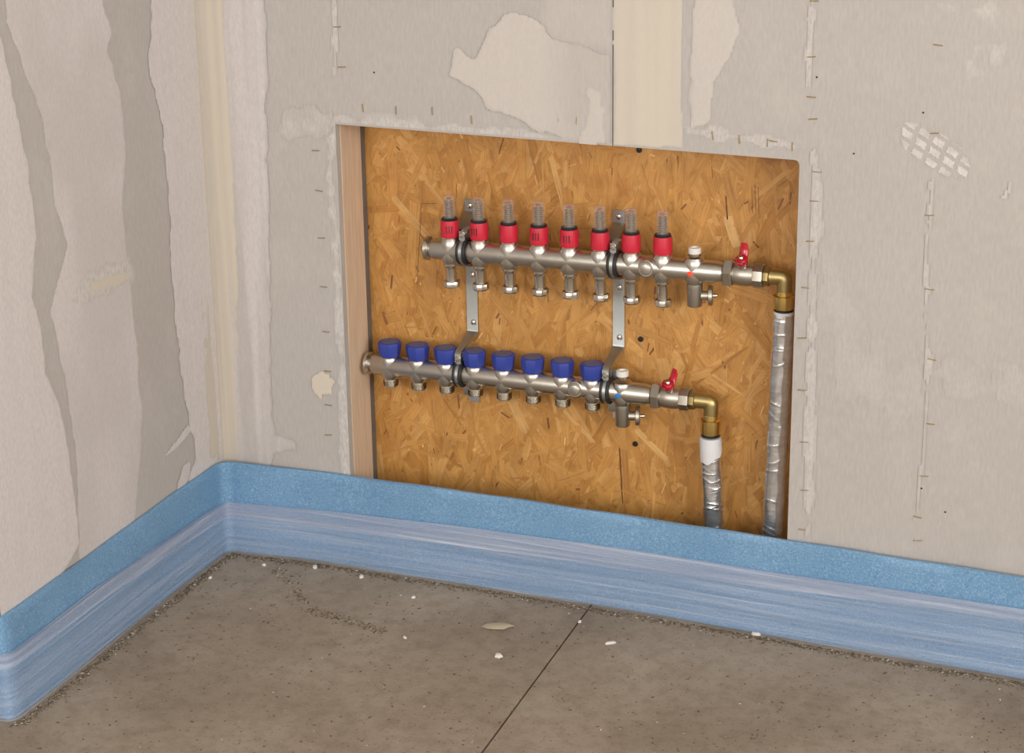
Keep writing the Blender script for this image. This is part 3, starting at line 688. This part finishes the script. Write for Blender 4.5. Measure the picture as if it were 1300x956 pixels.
nub_me = MB().lathe([(.0105, -.0428), (.0108, -.0450), (.0070, -.0485), (.0030, -.0490)], RX, 6).mesh('plug_nut', 'chrome', 30)
# blue cap: faceted hand wheel
def facet(a, z):
    k = 8; b = ((a-.25) % (2*PI/k))-PI/k; return .9*math.cos(PI/k)/math.cos(b)+.1
capm = MB().lathe([(.0120, .0165), (.0152, .0172), (.0163, .0195), (.0178, .0310), (.0184, .0385), (.0180, .0408), (.0166, .0418)], None, 64, rad=lambda a, z: (facet(a, z)*1.05), phase=.25).mesh('valve_cap', 'blue', 18)
disc_me = MB().lathe([(.0132, .0412), (.0135, .0421), (.0125, .0425), (.0122, .0422), (.0100, .0422)], None, 36).mesh('cap_disc', 'bluetop', 25)
def drain_mesh():
    m = MB()
    m.lathe([(.0112, -.0200), (.0122, -.0215), (.0122, -.0262), (.0120, -.0275), (.0118, -.0285), (.0118, -.0545), (.0110, -.0560)], None, 30, rad=lambda a, z: 1)
    m.lathe([(.0072, .006), (.0076, .010), (.0070, .0125), (.0076, .015), (.0070, .0175), (.0076, .020)], T(0, 0, -.0400) @ RX, 20); return m
drain_me = drain_mesh().mesh('drain_valve', 'nickel', 30)
dcap_me = MB().lathe([(.0120, .0195), (.0150, .0205), (.0152, .0255), (.0140, .0272), (.0060, .0276)], T(0, 0, -.0400) @ RX, 36, rad=lambda a, z: 1+.015*math.cos(18*a)).mesh('drain_cap', 'nickel', 30)
dpin_me = MB().lathe([(.0032, .0272), (.0032, .0320), (.0020, .0345), (.0010, .0347)], T(0, 0, -.0400) @ RX, 12).mesh('drain_spindle', 'chrome')
vent_me = MB().lathe([(.0090, .0220), (.0096, .0230), (.0096, .0290), (.0086, .0298)], None, 26).mesh('vent_base', 'nickel')
vcap_me = MB().lathe([(.0092, .0262), (.0097, .0268), (.0097, .0345), (.0090, .0355), (.0060, .0355), (.0055, .0330)], None, 28, rad=lambda a, z: 1+.012*math.cos(16*a)).mesh('vent_cap', 'white_plastic', 28)
def dot_mesh(nm, mat): return MB().lathe([(.0002, -.0008), (.0042, -.0008), (.0044, .0004), (.0040, .0006)], RY, 20).mesh(nm, mat)
boss_me = MB().lathe([(.0078, .0170), (.0086, .0180), (.0084, .0200), (.0070, .0206)], RY, 24).mesh('blank_plug', 'steel', 30)

def manifold(name, label, loc, tilt, kind, boss, tail):
    root = empty(name, loc, (0, -tilt, 0)); tag(root, label, 'manifold')
    obj('manifold_bar', bar_mesh(0, 8, kind == 'flow', boss, tail).mesh('manifold_bar', 'steel', 42), root)
    pl = obj('end_plug', plug_me, root); obj('plug_nut', nub_me, pl)
    for k in range(8):
        x = k*.05
        if kind == 'flow':
            c = obj('flow_meter', collar_me, root, (x, 0, 0), (0, 0, 0))
            obj('base_ring', ring_me, c); obj('seal_ring', seal_me, c); obj('sight_glass', glass_me, c); obj('float_rod', rod_me, c); obj('float_pin', pin_me, c)
            if k in (0, 1, 3, 4): obj('slot_marks', slot_me, c, (0, 0, 0), (0, 0, (.35, -.18, .4, 0, .05)[k]))
            o = obj('outlet_connector', out_me, root, (x, 0, 0)); obj('compression_nut', nut_me, o, (0, 0, 0), (0, 0, random.uniform(0, 1)))
        else:
            c = obj('valve_cap', capm, root, (x, 0, 0), (0, 0, random.uniform(0, .8))); obj('cap_disc', disc_me, c)
            obj('threaded_outlet', nip_me, root, (x, 0, 0))
    if boss is not None: obj('blank_plug', boss_me, root, (boss, 0, 0))
    a = obj('air_vent', vent_me, root, (.4, 0, 0)); tag(obj('vent_cap', vcap_me, a), 'white plastic vent cap')
    d = obj('drain_valve', drain_me, root, (.4, 0, 0), (0, 0, .28)); obj('drain_cap', dcap_me, d); obj('drain_spindle', dpin_me, d)
    tag(obj('colour_dot', dot_mesh('colour_dot', 'dot_red' if kind == 'flow' else 'dot_blue'), root, (.4-.002, -.0172, -.0015)), 'round red sticker' if kind == 'flow' else 'round blue sticker')
    return root
YU, YL = .048, .058
TU, TL = .0165, .0105
UX, UZ = .4052, .5488; LX, LZ = .2882, .3385
up = manifold('supply_manifold', 'upper steel heating manifold with eight red flow meters and a red dot', (UX, YU, UZ), TU, 'flow', .328, .4453)
lo = manifold('return_manifold', 'lower steel heating manifold with eight blue faceted valve caps and a blue dot', (LX, YL, LZ), TL, 'cap', .3265, .4480)

# ------------------------------------------------------------------ ball valves (local x along the bar, origin at the bar's end)
def on_bar(x, root_x, y, z, tilt): return (root_x+x*math.cos(tilt), y, z+x*math.sin(tilt))
def ball_valve(label, loc, tilt, hand):
    root = empty('ball_valve', loc, (0, -tilt, 0)); tag(root, label, 'valve')
    b = MB()
    b.lathe([(.0130, .0145), (.0158, .0155), (.0172, .0190), (.0180, .0280), (.0178, .0370), (.0164, .0450), (.0160, .0465)], RX, 36)
    obj('valve_body', b.mesh('valve_body', 'nickel', 30), root)
    obj('valve_hexagon', MB().lathe([(.0150, .0462), (.0182, .0468), (.0186, .0485), (.0186, .0600), (.0176, .0615), (.0140, .0618)], RX, 8, phase=.2).mesh('valve_hexagon', 'nickel', 20), root)
    obj('union_nut', MB().lathe([(.0165, .0004), (.0205, .0012), (.0215, .0030), (.0215, .0130), (.0205, .0148), (.0165, .0155)], RX, 6, phase=.3).mesh('union_nut', 'nickel', 20), root)
    S = T(.0305, -.002, 0) @ Matrix.Rotation(math.radians(26), 4, 'X')           # stem leans towards the room
    obj('stem', MB().lathe([(.0065, .014), (.0065, .0195), (.0078, .0198), (.0078, .0225), (.0050, .0228)], S, 20).mesh('stem', 'chrome'), root)
    h = MB(); W = S @ T(0, 0, .0225) @ Matrix.Rotation(hand, 4, 'Z')
    h.lathe([(.0080, 0), (.0095, .0015), (.0095, .0090), (.0082, .0105), (.0040, .0106)], W, 24)
    for sgn in (1, -1):
        pts = [(0, 0, .004), (.006*sgn, 0, .005), (.012*sgn, 0, .010), (.0165*sgn, 0, .0175), (.0185*sgn, 0, .0245)]
        vs, fs = [], []
        for j, (x, y, z) in enumerate(pts):
            wv, tv = (.0075, .0075, .0070, .0066, .0045)[j], (.0040, .0040, .0034, .0028, .0020)[j]
            for k in range(12):
                a = 2*PI*k/12; vs.append((x+tv*math.cos(a)*.8, wv*math.sin(a), z+tv*math.cos(a)*-.5*sgn*sgn))
        for j in range(4):
            for k in range(12): fs.append((j*12+k, j*12+(k+1) % 12, j*12+12+(k+1) % 12, j*12+12+k))
        fs += [tuple(range(12))[::-1], tuple(48+k for k in range(12))]
        h.add(vs, fs, W)
    hd = obj('handle', h.mesh('handle', 'darkred', 50), root); hd['label'] = 'glossy red butterfly handle'
    obj('handle_screw', MB().lathe([(.0042, .0100), (.0044, .0125), (.0030, .0142), (.0008, .0145)], W, 16).mesh('handle_screw', 'chrome'), hd)
    return root
vu = on_bar(.4458, UX, YU, UZ, TU); vl = on_bar(.4485, LX, YL, LZ, TL)
ball_valve('upper nickel ball valve with red butterfly handle, right end of the red capped manifold', vu, TU, math.radians(84))
ball_valve('lower nickel ball valve with red butterfly handle, right end of the blue capped manifold', vl, TL, math.radians(62))

# ------------------------------------------------------------------ supply and return pipes with foil insulation
def pipe(name, label, start, tilt, ex, sleeve0, sleeve1, foil_top, foot, tape_top, seed):
    r = random.Random(seed)
    root = empty(name, (foot[0], foot[1], 0)); tag(root, label, 'pipe')
    o = np.array([foot[0], foot[1], 0.]); s = np.array(start)
    zc = s[2]+(ex-s[0])*math.tan(tilt)
    m = MB(); pts = [s+np.array([.0003, 0, 0]), s+np.array([.012, 0, .012*math.tan(tilt)])]
    rr = .005
    for a in np.linspace(0, PI/2, 8): pts.append(np.array([ex-rr+rr*math.sin(a), s[1], zc-rr+rr*math.cos(a)]))
    pts.append(np.array([ex, s[1], sleeve0-.001]))
    m.tube([p-o for p in pts], [.0125, .0125]+[.0118]*8+[.0112], 24)
    m.lathe([(.0150, .0), (.0155, .001), (.0155, .0075), (.0135, .009), (.0120, .0092)], T(*(s+np.array([.0006, 0, 0])-o)) @ RX, 8, phase=.2)
    obj('brass_elbow', m.mesh('brass_elbow', 'brass', 40), root)
    m = MB(); c = np.array([ex, s[1], 0])-o; Lh = sleeve1-sleeve0
    m.lathe([(.0110, sleeve0), (.0118, sleeve0-.001), (.0120, sleeve0+Lh*.22), (.0158, sleeve0+Lh*.27), (.0160, sleeve0+Lh*.92), (.0152, sleeve1)], T(*c), 32)
    obj('press_sleeve', m.mesh('press_sleeve', 'brass2', 30), root)
    obj('sleeve_seal', MB().lathe([(.0145, sleeve1-.0003), (.0150, sleeve1-.001), (.0150, sleeve1-.0035), (.0130, sleeve1-.004)], T(*c), 28).mesh('sleeve_seal', 'screw'), root)
    # insulation: leaning tube with wrapped creases
    top = np.array([ex, s[1], foil_top]); bot = np.array([foot[0], foot[1], .001]); V, F = [], []; nn, kk = 48, 420; R0 = .0158
    creases = [(r.uniform(0, 1), r.uniform(-.35, .35), r.uniform(0, 2*PI), r.uniform(.5, 1.0)) for _ in range(34)]
    for j in range(kk):
        t = j/(kk-1); cc = bot+(top-bot)*t; zz = t*(top[2]-bot[2]); near = [c_ for c_ in creases if abs(zz-c_[0]*(top[2]-bot[2])) < .02]
        for i in range(nn):
            a = 2*PI*i/nn; q = R0
            for (ct, sl, ph, am) in near:
                d = (zz-ct*(top[2]-bot[2])-sl*.03*math.sin(a-ph))/.0013
                if abs(d) < 4: q += .0012*am*math.exp(-abs(d))*(.45+.55*math.cos(a*1.0-ph*2)) 
            q += .0002*math.sin(3*a+zz*70)+.0002*math.sin(5*a-zz*130+seed)
            if t > .985: q -= .0012
            V.append((cc[0]+q*math.cos(a)-o[0], cc[1]+q*math.sin(a)-o[1], cc[2]-o[2]))
    for j in range(kk-1):
        for i in range(nn): F.append((j*nn+i, j*nn+(i+1) % nn, (j+1)*nn+(i+1) % nn, (j+1)*nn+i))
    F += [tuple(range(nn))[::-1], tuple((kk-1)*nn+i for i in range(nn))]
    m = MB(); m.add(V, F); obj('foil_insulation', m.mesh('foil_insulation', 'foil', 60), root)
    # white end of the pipe / tape between sleeve and foil
    m = MB()
    if tape_top:      # slanted wrap of white tape over the top of the foil
        lo_, V, F = tape_top, [], []
        for j in range(6):
            for i in range(40):
                a = 2*PI*i/40; zlo = lo_+.010*math.cos(a-.9)+.002*math.sin(5*a); z = zlo+(sleeve1-.006-zlo)*j/5
                cc = bot+(top-bot)*((z-bot[2])/(top[2]-bot[2])); q = .0172 if z < foil_top else .0166
                V.append((cc[0]+q*math.cos(a)-o[0], cc[1]+q*math.sin(a)-o[1], z))
        for j in range(5):
            for i in range(40): F.append((j*40+i, j*40+(i+1) % 40, (j+1)*40+(i+1) % 40, (j+1)*40+i))
        F.append(tuple(200+i for i in range(40))); m.add(V, F)
    else:
        m.lathe([(.0145, foil_top-.004), (.0148, foil_top+.003), (.0148, sleeve1-.0045), (.0130, sleeve1-.004)], T(*c), 30)
    obj('white_tape', m.mesh('white_tape', 'tape', 40), root)
    return root
eu = on_bar(.4458+.0618, UX, YU, UZ, TU); el = on_bar(.4485+.0618, LX, YL, LZ, TL)
def ztop(u, v, y): return un(u, v, 1, y)
pr0, pr1, pr2 = ztop(993, 369, YU), ztop(993, 391, YU), ztop(993, 398, YU)
fr = ztop(980, 690, YU); sx = .9435; fx = sx+(fr[0]-sx)*(pr2[2])/(pr2[2]-fr[2])
pipe('supply_pipe', 'taller silver foil wrapped pipe with brass elbow at the right edge of the niche', eu, TU, sx, pr0[2], pr1[2], pr2[2], (fx, YU), None, 3)
pl0, pl1, pl2 = ztop(902, 526, YL), ztop(903, 550, YL), ztop(903, 556, YL)
fl = ztop(906, 668, YL); sx = .8318; fx = sx+(fl[0]-sx)*(pl2[2])/(pl2[2]-fl[2])
pipe('return_pipe', 'shorter foil wrapped pipe with white tape collar below the lower manifold', el, TL, sx, pl0[2], pl1[2], pl2[2]-.004, (fx, YL), ztop(903, 578, YL)[2], 5)

# ------------------------------------------------------------------ brackets
def bracket(label, xu, xl, xs):
    zu = UZ+(xu-UX)*TU; zl = LZ+(xl-LX)*TL; xm = xs
    root = empty('manifold_bracket', (xm, D-.003, zl)); tag(root, label, 'bracket', 'manifold brackets')
    o = Vector((xm, D-.003, zl)); yb = D-.0032; w = .0095
    def place(m): m.v = [tuple(Vector(p)-o) for p in m.v]; return m
    # strap: tab on the board, out behind the upper bar, back to the board, down, out again behind the lower bar
    yu = YU+BR+.0045; yl = YL+BR+.0035
    prof = [(yb, zu+.070), (yb, zu+.050), (yb-.004, zu+.047), (yu+.003, zu+.033), (yu, zu+.029), (yu, zu-.026), (yu+.003, zu-.031), (yb-.003, zu-.036), (yb, zu-.040),
            (yb, zl+.062), (yb-.002, zl+.058), (YL-.006, zl+.0385), (YL-.009, zl+.0360), (YL-.010, zl+.0225)]
    m = MB().strip(prof, xm-w, xm+w, .0022)
    prof2 = [(yl+.004, zl+.026), (yl, zl+.018), (yl, zl-.034), (yl+.002, zl-.042), (yb-.001, zl-.048), (yb, zl-.052), (yb, zl-.062)]
    m.v = [(xl+(x-xm)*.56, y, z) if y < YL+.012 and z < zl+.05 else (x, y, z) for x, y, z in m.v]      # narrows where it meets the lower clamp
    obj('strap', place(m).mesh('strap', 'zinc', 30), root)
    obj('lower_tab', place(MB().strip(prof2, xm-w, xm+w, .0022)).mesh('lower_tab', 'zinc', 30), root)
    scr = lambda x, y, z, rr=.0048: place(MB().lathe([(rr*.9, -.0012), (rr, .0006), (rr*.8, .0024), (rr*.3, .0032), (.0004, .0033)], T(x, y, z) @ RY, 18)).mesh('screw', 'chrome')
    for z in (zu+.060, zu-.054, zl+.075): obj('screw', scr(xm+(.002 if z < zu else 0), yb-.0024, z), root)
    for (yy, zz, tl, xm) in ((YU, zu, TU, xu), (YL, zl, TL, xl)):
        Mx = T(xm, yy, zz) @ Matrix.Rotation(-tl, 4, 'Y') @ RX
        band = place(MB().lathe([(BR+.0008, -.0026), (BR+.0038, -.0026), (BR+.0038, .0026), (BR+.0008, .0026), (BR+.0008, -.0026)], Mx, 44))
        cl = obj('pipe_clamp', band.mesh('pipe_clamp', 'zinc', 30), root)
        for sg in (-1, 1):
            obj('rubber_ring', place(MB().torus(BR+.0026, .0026, Mx @ T(0, 0, sg*.0050), 44, 10, 1.05)).mesh('rubber_ring', 'rubber', 60), cl)
        ear = MB().box((xm-.0048, yy-.009, zz+.0185), (xm+.0048, yy-.0065, zz+.034)); ear.box((xm-.0048, yy+.001, zz+.0185), (xm+.0048, yy+.0035, zz+.034))
        if yy == YU: ear.box((xm-.0048, yy+.0035, zz+.0305), (xm+.0048, yu+.001, zz+.034))
        obj('clamp_ear', place(ear).mesh('clamp_ear', 'zinc', smooth=False), cl)
        bolt = MB().lathe([(.0022, -.016), (.0022, -.001), (.0046, -.0008), (.0048, .0014), (.0036, .0030), (.0010, .0034)], T(xm, yy-.0095-(.0032 if yy == YL else 0), zz+.0285) @ RY, 18)
        obj('clamp_bolt', place(bolt).mesh('clamp_bolt', 'chrome', 30), cl)
    return root
bracket('left zinc strap bracket with rubber lined clamps, under the second red flow meter', .4290, .4134, .4185)
bracket('right zinc strap bracket with rubber lined clamps, under the seventh red flow meter', .6785, .6635, .6675)
